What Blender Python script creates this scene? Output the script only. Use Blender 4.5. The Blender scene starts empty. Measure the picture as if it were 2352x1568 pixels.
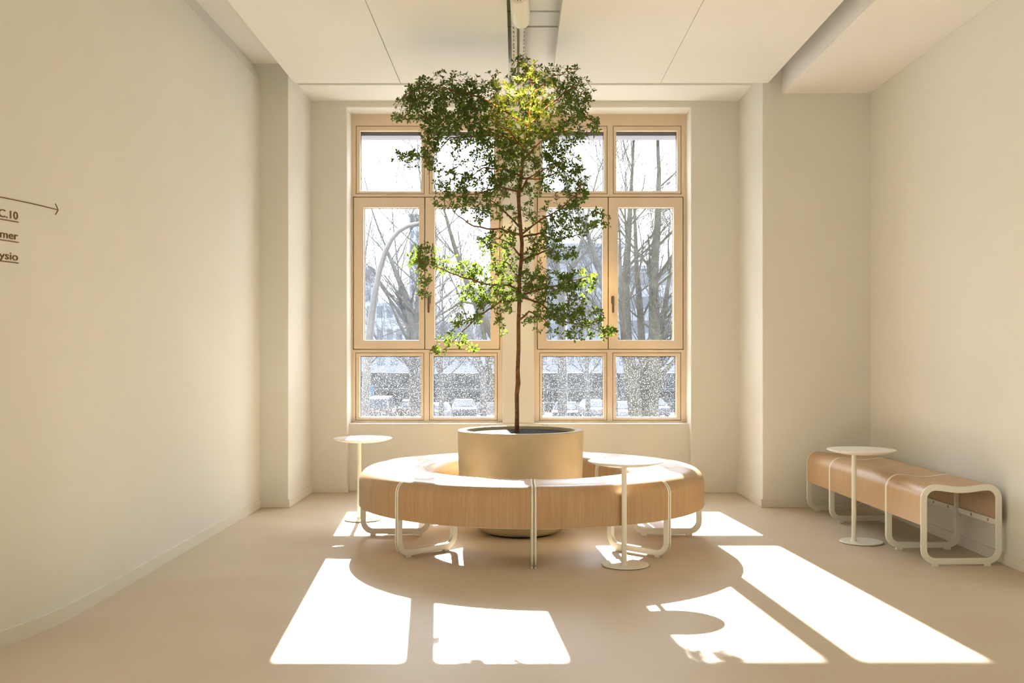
import bpy, bmesh, math, random
from mathutils import Vector, Matrix
# ------------------------------------------------------------------ camera, sky, sun, exposure
SC = bpy.context.scene
COL = SC.collection
F, PX, PY, EYE = 2340.0, 1188.0, 820.0, 1.149          # focal length in px, optical axis px, eye height
cam_d = bpy.data.cameras.new('camera'); cam = bpy.data.objects.new('camera', cam_d); COL.objects.link(cam)
cam.location = (0, 0, EYE); cam.rotation_euler = (math.pi/2, 0, 0)
cam_d.sensor_fit = 'HORIZONTAL'; cam_d.sensor_width = 36; cam_d.lens = F*36/2352
cam_d.shift_x = -(PX-1176)/2352; cam_d.shift_y = (PY-784)/2352
cam_d.clip_start = 0.05; cam_d.clip_end = 1000
SC.camera = cam
W = bpy.data.worlds.new('sky'); SC.world = W; W.use_nodes = True
wn = W.node_tree.nodes; wl = W.node_tree.links
bgn = wn['Background']
tc = wn.new('ShaderNodeTexCoord'); sep = wn.new('ShaderNodeSeparateXYZ'); rmp = wn.new('ShaderNodeValToRGB')
wl.new(tc.outputs['Generated'], sep.inputs[0]); wl.new(sep.outputs['Z'], rmp.inputs[0]); wl.new(rmp.outputs[0], bgn.inputs[0])
rmp.color_ramp.elements[0].position = 0.0; rmp.color_ramp.elements[0].color = (0.93, 0.96, 1.0, 1)
rmp.color_ramp.elements[1].position = 0.6; rmp.color_ramp.elements[1].color = (0.80, 0.88, 1.0, 1)
# hazy sky, brightest around the height of the sun and above
smr = wn.new('ShaderNodeMapRange'); smr.interpolation_type = 'SMOOTHSTEP'
for k_, v_ in (('From Min', .19), ('From Max', .44), ('To Min', 3.4), ('To Max', 13.0)): smr.inputs[k_].default_value = v_
wl.new(sep.outputs['Z'], smr.inputs['Value']); wl.new(smr.outputs[0], bgn.inputs[1])
sd = bpy.data.lights.new('sun', 'SUN'); sun = bpy.data.objects.new('sun', sd); COL.objects.link(sun)
sd.energy = 42.0; sd.angle = math.radians(0.53); sd.color = (1.0, 0.97, 0.925)
to_sun = Vector((-0.172, 2.083, 1.0)).normalized()
sun.rotation_euler = to_sun.to_track_quat('Z', 'Y').to_euler()
# added fill lights out of view, brightening the interior
def area(name, loc, rot, sx, sy, e, col):
    d = bpy.data.lights.new(name, 'AREA'); d.shape = 'RECTANGLE'; d.size = sx; d.size_y = sy; d.energy = e; d.color = col
    o = bpy.data.objects.new(name, d); COL.objects.link(o); o.location = loc; o.rotation_euler = rot; return o
area('fill_rear', (-1.2, -4.8, 1.9), (math.radians(90), 0, 0), 4.5, 2.2, 6, (1.0, 0.92, 0.80))  # weak added fill from behind the camera, no window modelled
area('fill_left', (-6.3, 0.5, 1.9), (math.radians(90), 0, math.radians(-90)), 4.5, 2.2, 125, (1.0, 0.92, 0.80))  # added fill from the left for foreground floor and right-hand bench
area('fill_overhead', (-.4, 0.6, 3.2), (0, 0, 0), 4.0, 5.0, 22, (1.0, 0.93, 0.82))  # added overhead fill for the near floor, no lamp modelled
vs = SC.view_settings
vs.view_transform = 'Standard'; vs.look = 'None'; vs.gamma = 1; vs.use_curve_mapping = False
vs.exposure = 0.10

R = random.Random(7)
pi = math.pi
def at(x, y, d): return Vector(((x-PX)/F*d, d, EYE+(PY-y)/F*d))
# ------------------------------------------------------------------ materials
def mat(name, col, rough=0.6, spec=0.3, metal=0.0):
    m = bpy.data.materials.new(name); m.use_nodes = True
    b = m.node_tree.nodes['Principled BSDF']
    b.inputs['Base Color'].default_value = (*col, 1); b.inputs['Roughness'].default_value = rough
    b.inputs['Specular IOR Level'].default_value = spec; b.inputs['Metallic'].default_value = metal
    return m
def nod(m, t, **kw):
    n = m.node_tree.nodes.new(t)
    for k, v in kw.items(): setattr(n, k, v)
    return n
def noise_mat(name, c1, c2, scale, rough=0.6, spec=0.3, detail=4, lo=.35, hi=.65, bump=0, bscale=None, vec='Object', stretch=None, rough2=None):
    m = mat(name, c1, rough, spec); L = m.node_tree.links; b = m.node_tree.nodes['Principled BSDF']
    t = nod(m, 'ShaderNodeTexCoord'); src = t.outputs[vec]
    if stretch:
        mp = nod(m, 'ShaderNodeMapping'); mp.inputs['Scale'].default_value = stretch; L.new(src, mp.inputs[0]); src = mp.outputs[0]
    n = nod(m, 'ShaderNodeTexNoise'); n.inputs['Scale'].default_value = scale; n.inputs['Detail'].default_value = detail
    L.new(src, n.inputs['Vector'])
    r = nod(m, 'ShaderNodeValToRGB'); r.color_ramp.elements[0].position = lo; r.color_ramp.elements[1].position = hi
    r.color_ramp.elements[0].color = (*c1, 1); r.color_ramp.elements[1].color = (*c2, 1)
    L.new(n.outputs['Fac'], r.inputs[0]); L.new(r.outputs[0], b.inputs['Base Color'])
    if bump:
        n2 = nod(m, 'ShaderNodeTexNoise'); n2.inputs['Scale'].default_value = bscale or scale*4; n2.inputs['Detail'].default_value = 3
        L.new(src, n2.inputs['Vector'])
        bp = nod(m, 'ShaderNodeBump'); bp.inputs['Strength'].default_value = bump; bp.inputs['Distance'].default_value = 0.003
        L.new(n2.outputs['Fac'], bp.inputs['Height']); L.new(bp.outputs[0], b.inputs['Normal'])
    if rough2 is not None:
        mr = nod(m, 'ShaderNodeMapRange'); mr.inputs['To Min'].default_value = rough; mr.inputs['To Max'].default_value = rough2
        L.new(n.outputs['Fac'], mr.inputs['Value']); L.new(mr.outputs[0], b.inputs['Roughness'])
    return m
M = {}
M['wall'] = noise_mat('wall_plaster', (.798, .775, .705), (.808, .786, .716), 3, .85, .15, bump=.0, bscale=60)
M['ceil'] = noise_mat('ceiling_paint', (.868, .852, .805), (.88, .865, .82), 2, .8, .15)
M['trim'] = mat('baseboard_paint', (.79, .755, .665), .5, .3)
M['floor'] = noise_mat('poured_floor', (.585, .485, .35), (.645, .55, .42), 1.6, .42, .28, detail=9, lo=.3, hi=.7, bump=.05, bscale=30, rough2=.5)
M['frame'] = noise_mat('glazed_timber', (.78, .63, .465), (.82, .675, .51), 6, .45, .3, stretch=(1, 1, .15))
M['white'] = mat('cream_powder_coat', (.86, .83, .72), .35, .4)
M['tabletop'] = mat('white_table_lacquer', (.84, .81, .73), .4, .4)
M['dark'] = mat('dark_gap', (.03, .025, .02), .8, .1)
M['gasket'] = mat('black_gasket', (.03, .03, .035), .5, .3)
M['handle'] = mat('bronze_handle', (.17, .125, .08), .4, .5, .6)
M['blind'] = mat('grey_blind_box', (.16, .15, .16), .6, .3)
M['soil'] = noise_mat('dark_soil', (.012, .011, .010), (.035, .03, .025), 60, .95, .1, bump=.8)
M['rubber'] = mat('black_pad', (.04, .03, .02), .7, .2)
M['ink'] = mat('brown_lettering', (.17, .10, .035), .6, .2)
M['clip'] = mat('grey_clip', (.38, .34, .27), .5, .4)
M['steel'] = mat('painted_steel_tray', (.72, .66, .53), .5, .4)
# planter stone: sandy with small dark and light grains
m = M['stone'] = noise_mat('sand_stone_composite', (.52, .44, .295), (.58, .50, .35), 5, .7, .25, bump=.35, bscale=160)
L = m.node_tree.links; b = m.node_tree.nodes['Principled BSDF']
v = nod(m, 'ShaderNodeTexVoronoi'); v.inputs['Scale'].default_value = 55; t = nod(m, 'ShaderNodeTexCoord'); L.new(t.outputs['Object'], v.inputs['Vector'])
lt = nod(m, 'ShaderNodeMath', operation='LESS_THAN'); lt.inputs[1].default_value = .07; L.new(v.outputs['Distance'], lt.inputs[0])
wn2 = nod(m, 'ShaderNodeTexNoise'); wn2.inputs['Scale'].default_value = 9; L.new(t.outputs['Object'], wn2.inputs['Vector'])
gt = nod(m, 'ShaderNodeMath', operation='GREATER_THAN'); gt.inputs[1].default_value = .55; L.new(wn2.outputs['Fac'], gt.inputs[0])
mu = nod(m, 'ShaderNodeMath', operation='MULTIPLY'); L.new(lt.outputs[0], mu.inputs[0]); L.new(gt.outputs[0], mu.inputs[1])
mx = nod(m, 'ShaderNodeMix', data_type='RGBA'); old = b.inputs['Base Color'].links[0].from_socket
L.new(mu.outputs[0], mx.inputs[0]); L.new(old, mx.inputs[6]); mx.inputs[7].default_value = (.30, .20, .10, 1); L.new(mx.outputs[2], b.inputs['Base Color'])
# oak veneer, grain runs along UV v
def oak(name, c1, c2):
    m = mat(name, c1, .38, .4); L = m.node_tree.links; b = m.node_tree.nodes['Principled BSDF']
    b.inputs['Coat Weight'].default_value = .2; b.inputs['Coat Roughness'].default_value = .3
    uv = nod(m, 'ShaderNodeUVMap'); mp = nod(m, 'ShaderNodeMapping'); mp.inputs['Scale'].default_value = (60, 2.2, 1); L.new(uv.outputs[0], mp.inputs[0])
    n = nod(m, 'ShaderNodeTexNoise'); n.inputs['Scale'].default_value = 1.6; n.inputs['Detail'].default_value = 6; n.inputs['Distortion'].default_value = .4
    L.new(mp.outputs[0], n.inputs['Vector'])
    r = nod(m, 'ShaderNodeValToRGB'); r.color_ramp.elements[0].position = .3; r.color_ramp.elements[1].position = .7
    r.color_ramp.elements[0].color = (*c1, 1); r.color_ramp.elements[1].color = (*c2, 1)
    mp2 = nod(m, 'ShaderNodeMapping'); mp2.inputs['Scale'].default_value = (5, .8, 1); L.new(uv.outputs[0], mp2.inputs[0])
    n2 = nod(m, 'ShaderNodeTexNoise'); n2.inputs['Scale'].default_value = 1.0; n2.inputs['Detail'].default_value = 2; L.new(mp2.outputs[0], n2.inputs['Vector'])
    ad = nod(m, 'ShaderNodeMix', data_type='FLOAT'); ad.inputs[0].default_value = .35
    L.new(n.outputs['Fac'], ad.inputs[2]); L.new(n2.outputs['Fac'], ad.inputs[3]); L.new(ad.outputs[0], r.inputs[0])
    L.new(r.outputs[0], b.inputs['Base Color']); return m
M['oak'] = oak('oak_veneer', (.44, .265, .125), (.545, .365, .195))
M['oak_in'] = oak('oak_inside', (.40, .22, .10), (.53, .32, .16))
# glass: clear pane, with or without dust specks
def glass(name, specks, veil):
    m = bpy.data.materials.new(name); m.use_nodes = True; N = m.node_tree.nodes; L = m.node_tree.links
    N.remove(N['Principled BSDF']); out = N['Material Output']
    tr = nod(m, 'ShaderNodeBsdfTransparent'); tr.inputs[0].default_value = (.97, .98, .985, 1)
    gl = nod(m, 'ShaderNodeBsdfGlossy'); gl.inputs['Roughness'].default_value = .02
    fr = nod(m, 'ShaderNodeFresnel'); fr.inputs['IOR'].default_value = 1.25
    mx = nod(m, 'ShaderNodeMixShader'); L.new(fr.outputs[0], mx.inputs[0]); L.new(tr.outputs[0], mx.inputs[1]); L.new(gl.outputs[0], mx.inputs[2])
    df = nod(m, 'ShaderNodeBsdfTranslucent'); df.inputs[0].default_value = (.9, .9, .9, 1)
    t = nod(m, 'ShaderNodeTexCoord'); n = nod(m, 'ShaderNodeTexNoise'); n.inputs['Scale'].default_value = 130; n.inputs['Detail'].default_value = 2
    L.new(t.outputs['Object'], n.inputs['Vector'])
    n2 = nod(m, 'ShaderNodeTexNoise'); n2.inputs['Scale'].default_value = 4; L.new(t.outputs['Object'], n2.inputs['Vector'])
    mr = nod(m, 'ShaderNodeMapRange'); mr.inputs['From Min'].default_value = .60; mr.inputs['From Max'].default_value = .70
    mr.inputs['To Min'].default_value = 0; mr.inputs['To Max'].default_value = specks
    L.new(n.outputs['Fac'], mr.inputs['Value'])
    mv = nod(m, 'ShaderNodeMath', operation='MULTIPLY'); mv.inputs[1].default_value = veil*2; L.new(n2.outputs['Fac'], mv.inputs[0])
    ad = nod(m, 'ShaderNodeMath', operation='ADD'); L.new(mr.outputs[0], ad.inputs[0]); L.new(mv.outputs[0], ad.inputs[1])
    m2 = nod(m, 'ShaderNodeMixShader'); L.new(ad.outputs[0], m2.inputs[0]); L.new(mx.outputs[0], m2.inputs[1]); L.new(df.outputs[0], m2.inputs[2])
    L.new(m2.outputs[0], out.inputs['Surface']); return m
M['glass'] = glass('clear_glass', .02, .004)
M['glass_dusty'] = glass('dusty_glass', .14, .005)
# leaves: thin, let light through
def leafmat(name, c1, c2, tcol, fac):
    m = bpy.data.materials.new(name); m.use_nodes = True; N = m.node_tree.nodes; L = m.node_tree.links
    b = N['Principled BSDF']; b.inputs['Roughness'].default_value = .45; b.inputs['Specular IOR Level'].default_value = .35
    t = nod(m, 'ShaderNodeTexCoord'); n = nod(m, 'ShaderNodeTexNoise'); n.inputs['Scale'].default_value = 14; L.new(t.outputs['Object'], n.inputs['Vector'])
    r = nod(m, 'ShaderNodeValToRGB'); r.color_ramp.elements[0].position = .35; r.color_ramp.elements[1].position = .65
    r.color_ramp.elements[0].color = (*c1, 1); r.color_ramp.elements[1].color = (*c2, 1)
    L.new(n.outputs['Fac'], r.inputs[0]); L.new(r.outputs[0], b.inputs['Base Color'])
    tr = nod(m, 'ShaderNodeBsdfTranslucent'); tr.inputs[0].default_value = (*tcol, 1)
    mx = nod(m, 'ShaderNodeMixShader'); mx.inputs[0].default_value = fac
    L.new(b.outputs[0], mx.inputs[1]); L.new(tr.outputs[0], mx.inputs[2]); L.new(mx.outputs[0], N['Material Output'].inputs['Surface'])
    return m
M['leaf'] = leafmat('small_green_leaf', (.020, .042, .007), (.055, .088, .012), (.26, .38, .04), .32)
M['bark'] = noise_mat('brown_bark', (.13, .062, .028), (.25, .13, .062), 30, .8, .2, bump=.5, bscale=80)
# ------------------------------------------------------------------ helpers
def tag(o, label=None, cat=None, group=None, kind=None):
    if label: o['label'] = label
    if cat: o['category'] = cat
    if group: o['group'] = group
    if kind: o['kind'] = kind
    return o
def link(name, me, m=None, parent=None, loc=None, rz=None):
    o = bpy.data.objects.new(name, me); COL.objects.link(o)
    if m is not None and me is not None: me.materials.append(m)
    if parent: o.parent = parent
    if loc is not None: o.location = loc
    if rz is not None: o.rotation_euler = (0, 0, rz)
    return o
def mesh(name, vs_, fs, m, parent=None, smooth=False, uvs=None, **kw):
    me = bpy.data.meshes.new(name); me.from_pydata([tuple(v) for v in vs_], [], fs)
    if uvs:
        ul = me.uv_layers.new(name='UVMap')
        for lp in me.loops: ul.data[lp.index].uv = uvs[lp.vertex_index]
    if smooth:
        for p in me.polygons: p.use_smooth = True
    me.update()
    return link(name, me, m, parent, **kw)
def thing(name, label, cat, loc=(0, 0, 0), rz=0, group=None):
    o = bpy.data.objects.new(name, None); COL.objects.link(o); o.location = loc; o.rotation_euler = (0, 0, rz)
    o.empty_display_size = .1
    return tag(o, label, cat, group)
class MB:
    def __init__(s): s.v = []; s.f = []
    def box(s, x0, x1, y0, y1, z0, z1):
        n = len(s.v); s.v += [(x, y, z) for z in (z0, z1) for y in (y0, y1) for x in (x0, x1)]
        s.f += [tuple(n+i for i in q) for q in ((0, 2, 3, 1), (4, 5, 7, 6), (0, 1, 5, 4), (2, 6, 7, 3), (0, 4, 6, 2), (1, 3, 7, 5))]
        return s
    def tube(s, pts, rads, n=6, cap=True):
        pts = [Vector(p) for p in pts]; k = len(pts); base = len(s.v)
        up = Vector((.3, .5, .81)).normalized()
        for i, p in enumerate(pts):
            t = (pts[min(i+1, k-1)]-pts[max(i-1, 0)])
            if t.length < 1e-9: t = Vector((0, 0, 1))
            t.normalize(); a = t.cross(up)
            if a.length < .05: a = t.cross(Vector((1, 0, 0)))
            a.normalize(); bb = t.cross(a); r = rads[i] if isinstance(rads, (list, tuple)) else rads
            for j in range(n):
                an = 2*pi*j/n; s.v.append(tuple(p+a*(r*math.cos(an))+bb*(r*math.sin(an))))
        for i in range(k-1):
            for j in range(n):
                j2 = (j+1) % n; s.f.append((base+i*n+j, base+i*n+j2, base+(i+1)*n+j2, base+(i+1)*n+j))
        if cap:
            s.f.append(tuple(base+j for j in range(n))[::-1]); s.f.append(tuple(base+(k-1)*n+j for j in range(n)))
        return s
    def lathe(s, prof, n=64, c=(0, 0, 0)):
        base = len(s.v); k = len(prof)
        for r, z in prof:
            for j in range(n):
                a = 2*pi*j/n; s.v.append((c[0]+r*math.cos(a), c[1]+r*math.sin(a), c[2]+z))
        for i in range(k-1):
            for j in range(n):
                j2 = (j+1) % n; s.f.append((base+i*n+j, base+i*n+j2, base+(i+1)*n+j2, base+(i+1)*n+j))
        if prof[0][0] > 1e-5: s.f.append(tuple(base+j for j in range(n))[::-1])
        if prof[-1][0] > 1e-5: s.f.append(tuple(base+(k-1)*n+j for j in range(n)))
        return s
    def out(s, name, m, parent=None, smooth=False, bevel=0, autos=False, **kw):
        o = mesh(name, s.v, s.f, m, parent, smooth or autos, **kw)
        if autos:
            md = o.modifiers.new('e', 'EDGE_SPLIT'); md.split_angle = math.radians(35)
        if bevel:
            md = o.modifiers.new('b', 'BEVEL'); md.width = bevel; md.segments = 2; md.limit_method = 'ANGLE'
        return o
def plate(mb, xs0, xs1, zs0, zs1, holes, y0, y1):
    """upright plate in XZ between y0 and y1 with rectangular holes"""
    xs = sorted({xs0, xs1, *[h[0] for h in holes], *[h[1] for h in holes]}); xs = [x for x in xs if xs0-1e-9 <= x <= xs1+1e-9]
    zs = sorted({zs0, zs1, *[h[2] for h in holes], *[h[3] for h in holes]}); zs = [z for z in zs if zs0-1e-9 <= z <= zs1+1e-9]
    nx, nz = len(xs)-1, len(zs)-1
    def solid(i, j):
        if not (0 <= i < nx and 0 <= j < nz): return False
        cx, cz = (xs[i]+xs[i+1])/2, (zs[j]+zs[j+1])/2
        return not any(h[0] < cx < h[1] and h[2] < cz < h[3] for h in holes)
    idx = {}
    def V(i, j, k):
        if (i, j, k) not in idx: idx[(i, j, k)] = len(mb.v); mb.v.append((xs[i], (y0, y1)[k], zs[j]))
        return idx[(i, j, k)]
    for i in range(nx):
        for j in range(nz):
            if not solid(i, j): continue
            mb.f.append((V(i, j, 0), V(i+1, j, 0), V(i+1, j+1, 0), V(i, j+1, 0)))
            mb.f.append((V(i, j, 1), V(i, j+1, 1), V(i+1, j+1, 1), V(i+1, j, 1)))
            if not solid(i-1, j): mb.f.append((V(i, j, 0), V(i, j+1, 0), V(i, j+1, 1), V(i, j, 1)))
            if not solid(i+1, j): mb.f.append((V(i+1, j, 0), V(i+1, j, 1), V(i+1, j+1, 1), V(i+1, j+1, 0)))
            if not solid(i, j-1): mb.f.append((V(i, j, 0), V(i, j, 1), V(i+1, j, 1), V(i+1, j, 0)))
            if not solid(i, j+1): mb.f.append((V(i, j+1, 0), V(i+1, j+1, 0), V(i+1, j+1, 1), V(i, j+1, 1)))
    return mb
def hplate(mb, x0, x1, y0, y1, holes, z0, z1):
    """flat slab with rectangular holes (x0,x1,y0,y1)"""
    t = MB(); plate(t, x0, x1, y0, y1, holes, z0, z1); n = len(mb.v)
    mb.v += [(x, z, y) for (x, y, z) in t.v]; mb.f += [tuple(n+i for i in f)[::-1] for f in t.f]; return mb
def struct(o, label=None): return tag(o, label, None, None, 'structure')
# ------------------------------------------------------------------ room shell
XL, XR = -1.97, 2.705            # left and right wall
NL, NR = -1.75, 1.878            # niche sides
YP, YB, YW = 7.79, 8.657, 8.90   # pilaster faces, niche back wall, window frame face
ZP, ZC, ZS = 3.243, 3.394, 3.324 # ceiling panel, upper ceiling, niche soffit
WX0, WX1, WZT, SILL = -1.4466, 1.476, 3.270, .578
YO = 9.16                        # outer face of facade
REAR = -5.2; FARL = -6.6
struct(MB().box(FARL, XR+.2, REAR, YO, -.25, 0).out('floor', M['floor']), 'beige poured resin floor with sunlit patches')
# left wall with rounded corner: follows a path in plan
RC, YC = 2.0, 4.6
def left_path(n=28):
    p = [(XL, YP+.3), (XL, YC)]
    for i in range(1, n+1):
        a = pi/2*i/n; p.append((XL-RC*(1-math.cos(a)), YC-RC*math.sin(a)))
    p.append((FARL, YC-RC)); return p
LP = left_path()
def ribbon(path, z0, z1, thick, side=-1):
    """wall of given thickness along a plan path; thickness goes to the left of the visible face"""
    n = len(path); off = []
    for i, (x, y) in enumerate(path):
        x0, y0 = path[max(i-1, 0)]; x1, y1 = path[min(i+1, n-1)]
        tx, ty = x1-x0, y1-y0; l = math.hypot(tx, ty); nx, ny = -ty/l*side, tx/l*side
        off.append((x+nx*thick, y+ny*thick))
    mb = MB()
    for (x, y), (a, b_) in zip(path, off): mb.v += [(x, y, z0), (x, y, z1), (a, b_, z1), (a, b_, z0)]
    for i in range(n-1):
        for j in range(4):
            j2 = (j+1) % 4; mb.f.append((i*4+j, i*4+j2, (i+1)*4+j2, (i+1)*4+j))
    mb.f += [(0, 1, 2, 3), tuple((n-1)*4+j for j in (3, 2, 1, 0))]
    return mb
struct(ribbon(LP, 0, 3.256, .18).out('wall_left', M['wall'], autos=True), 'smooth cream left wall that rounds away near the camera')
# small sloped cove above the left wall
cv = MB(); n = len(LP)
for i, (x, y) in enumerate(LP):
    x0, y0 = LP[max(i-1, 0)]; x1, y1 = LP[min(i+1, n-1)]; tx, ty = x1-x0, y1-y0; l = math.hypot(tx, ty); nx, ny = ty/l, -tx/l
    cv.v += [(x+nx*.004, y+ny*.004, 3.256), (x+nx*.055, y+ny*.055, ZC+.01), (x+nx*.18, y+ny*.18, ZC+.01), (x+nx*.18, y+ny*.18, 3.256)]
for i in range(n-1):
    for j in range(4):
        j2 = (j+1) % 4; cv.f.append((i*4+j, i*4+j2, (i+1)*4+j2, (i+1)*4+j))
cv.f += [(0, 1, 2, 3), tuple((n-1)*4+j for j in (3, 2, 1, 0))]
struct(cv.out('trim_1', M['ceil'], autos=True), 'sloping cove between left wall and ceiling')
struct(MB().box(XR, XR+.2, REAR, YP+.01, 0, 3.6).out('wall_right', M['wall']), 'plain cream right wall behind the long bench')
struct(MB().box(FARL-.2, FARL, REAR, YC-RC+.1, 0, 3.6).out('wall_far_left', M['wall']))
struct(MB().box(FARL-.2, XR+.2, REAR-.2, REAR, 0, 3.6).out('wall_rear', M['wall']))
pl = MB(); pl.box(XL-.3, NL, YP, YO, 0, 3.6)
struct(pl.out('wall_pilaster_left', M['wall'], bevel=.006), 'cream pilaster left of the window niche')
pr = MB(); pr.box(NR, XR+.2, YP+.01, YO, 0, 3.6)
struct(pr.out('wall_pilaster_right', M['wall'], bevel=.006), 'cream wall section right of the window niche')
bw = MB(); plate(bw, NL-.01, NR+.01, 0, ZS+.05, [(WX0, WX1, 0, WZT)], YB, YO)
struct(bw.out('wall_back', M['wall'], bevel=.008), 'window wall with a tall recessed opening')
lw = MB().box(WX0-.01, WX1+.01, 8.77, YO, 0, SILL)
struct(lw.out('wall_below_window', M['wall'], bevel=.004), 'low recessed wall below the windows')
struct(MB().box(-.126, .1445, 8.79, YO, SILL-.01, WZT+.01).out('wall_pier', M['wall'], bevel=.004), 'narrow plastered pier between the two windows')
# ceiling
uc = MB()
hplate(uc, FARL, XR+.2, REAR, 8.15, [(-.25, .42, 6.60, 6.635), (-.25, .42, 6.905, 6.94), (-.25, .42, 6.30, 6.335), (-.25, .42, 6.0, 6.035), (-.25, .42, 5.7, 5.735)], ZC, ZC+.09)
struct(uc.out('ceiling', M['ceil']), 'cream upper ceiling seen through the slot and beside the panels')
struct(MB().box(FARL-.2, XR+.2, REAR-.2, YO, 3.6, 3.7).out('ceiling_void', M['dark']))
struct(MB().box(NL-.02, NR+.02, 8.15, YB+.02, ZS, ZC+.2).out('ceiling_niche', M['ceil']), 'niche soffit over the windows')
SLOT0, SLOT1, PL0, PR1 = -.062, .266, -1.704, 1.918
def panel(name, x0, x1, lab):
    struct(MB().box(x0, x1, REAR+.01, YP-.002, ZP, ZP+.05).out(name, M['ceil'], bevel=.002), lab)
panel('ceiling_panel', PL0, -.8945, 'outer left suspended ceiling panel')
panel('ceiling_panel', -.8905, SLOT0, 'inner left suspended ceiling panel beside the slot')
panel('ceiling_panel', SLOT1, 1.094, 'inner right suspended ceiling panel beside the slot')
panel('ceiling_panel', 1.0965, PR1, 'outer right suspended ceiling panel')
struct(MB().box(2.027, XR, REAR+.01, YP+.01, 3.165, ZC+.01).out('trim_2', M['ceil'], bevel=.003), 'boxed soffit along the right wall')
# baseboards
BH = .064
def base(name, x0, x1, y0, y1, lab=None): return struct(MB().box(x0, x1, y0, y1, 0, BH).out(name, M['trim'], bevel=.003), lab)
struct(ribbon(LP, 0, BH, .012, 1).out('baseboard_left', M['trim'], autos=True), 'pale baseboard along the left wall')
base('baseboard_right', XR-.012, XR, REAR, YP, 'pale baseboard along the right wall')
base('baseboard_pilaster_left', XL, NL+.012, YP-.012, YP, 'baseboard on the left pilaster face')
base('baseboard_pilaster_right', NR-.012, XR, YP-.002, YP+.01, 'baseboard on the right pilaster face')
base('baseboard_niche_left', NL, NL+.012, YP, YB)
base('baseboard_niche_right', NR-.012, NR, YP, YB)
base('baseboard_back_left', NL, WX0+.012, YB-.012, YB)
base('baseboard_back_right', WX1-.012, NR, YB-.012, YB)
base('baseboard_back', WX0, WX1, 8.758, 8.77)
# ------------------------------------------------------------------ windows
def wx(p): return (p-PX)/F*YW
def wz(p): return EYE+(PY-p)/F*YW
def ring_plate(outer, inner, y0, y1):
    mb = MB(); plate(mb, *outer, [inner], y0, y1); return mb
def window(name, xa, xb, top, low, sash_x, sash_g, lab):
    x0, x1 = xa, xb
    z0, z1 = SILL, WZT
    g = .004
    beads = [(wx(a), wx(b), wz(444.4), wz(290)) for a, b in top['bead']] + [(wx(a), wx(b), wz(964.3), wz(810.5)) for a, b in low['bead']]
    glz = [(wx(a), wx(b), wz(438.7), wz(299.8)) for a, b in top['glass']] + [(wx(a), wx(b), wz(957.9), wz(817.9)) for a, b in low['glass']]
    so = (wx(sash_x[0]), wx(sash_x[2]), wz(802.9), wz(451.8))
    f = MB(); plate(f, x0, x1, z0, z1, [(a-g, b+g, c-g, d+g) for a, b, c, d in beads]+[so], YW, YW+.045)
    sg = [(wx(a), wx(b), wz(781), wz(476.6)) for a, b in sash_g]
    plate(f, x0+.001, x1-.001, z0+.001, z1-.001, glz+sg, YW+.045, YW+.085)
    root = struct(f.out(name, M['frame']), lab)
    for i, (b_, gl) in enumerate(zip(beads, glz)):
        ring_plate(b_, gl, YW+.002, YW+.044).out('glazing_bead', M['frame'], root, bevel=.002)
        gk = ring_plate((gl[0]-.002, gl[1]+.002, gl[2]-.002, gl[3]+.002), (gl[0]+.004, gl[1]-.004, gl[2]+.003, gl[3]-.004), YW+.058, YW+.064).out('gasket', M['gasket'], root)
        MB().box(gl[0]-.001, gl[1]+.001, YW+.066, YW+.070, gl[2]-.001, gl[3]+.001).out('pane', M['glass'] if i < 2 else M['glass_dusty'], root)
    for k in range(2):
        a = wx(sash_x[k]) + (.0065 if k == 0 else .0035); b_ = wx(sash_x[k+1]) - (.0065 if k == 1 else .0035)
        o = (a, b_, so[2]+.0065, so[3]-.0065); s = sg[k]
        sash = ring_plate(o, s, YW-.008, YW+.036).out('sash', M['frame'], root, bevel=.004)
        ring_plate((s[0]-.002, s[1]+.002, s[2]-.002, s[3]+.002), (s[0]+.003, s[1]-.003, s[2]+.002, s[3]-.003), YW+.055, YW+.060).out('gasket', M['gasket'], sash)
        MB().box(s[0]-.001, s[1]+.001, YW+.062, YW+.066, s[2]-.001, s[3]+.001).out('pane', M['glass'], sash)
        if k == 1:      # handle sits on the stile beside the meeting line
            hx = a+.034; hz = wz(683)
            hb = MB()
            pts = [(hx+.011*math.cos(t), hz+.011*math.sin(t)) for t in [pi*i/8 for i in range(9)]] + [(hx-.011, hz-.052), (hx+.011, hz-.052)]
            n = len(pts)
            for yy in (YW-.008, YW-.018): hb.v += [(p[0], yy, p[1]) for p in pts]
            hb.f += [tuple(range(n)), tuple(range(n, 2*n))[::-1]] + [(i, (i+1) % n, (i+1) % n+n, i+n) for i in range(n)]
            h = hb.out('handle', M['handle'], sash, bevel=.002); tag(h, 'dark bronze window handle pointing down')
            MB().tube([(hx, YW-.018, hz), (hx, YW-.05, hz)], .008, 10).out('handle_neck', M['handle'], sash)
            MB().box(hx-.0095, hx+.0095, YW-.062, YW-.048, hz-.135, hz+.010).out('handle_grip', M['handle'], sash, bevel=.004)
    return root
window('window_1', WX0, -.126, dict(bead=[(818.5, 974.0), (986.7, 1142)], glass=[(826.6, 967.7), (995, 1135.4)]),
       dict(bead=[(817.4, 973), (986.7, 1142)], glass=[(826, 966.6), (994.6, 1135.4)]), (811, 975.8, 1148.7), [(835.3, 962.5), (998.8, 1126.7)],
       'left timber window with six panes')
window('window_2', .1445, WX1, dict(bead=[(1239.7, 1394), (1409, 1563.8)], glass=[(1245.4, 1387.3), (1415.3, 1555.8)]),
       dict(bead=[(1239.7, 1393.5), (1408, 1563)], glass=[(1245.4, 1386), (1414.6, 1553.7)]), (1233.3, 1397, 1569.8), [(1255.3, 1383.6), (1419.4, 1547.3)],
       'right timber window with six panes')
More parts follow.
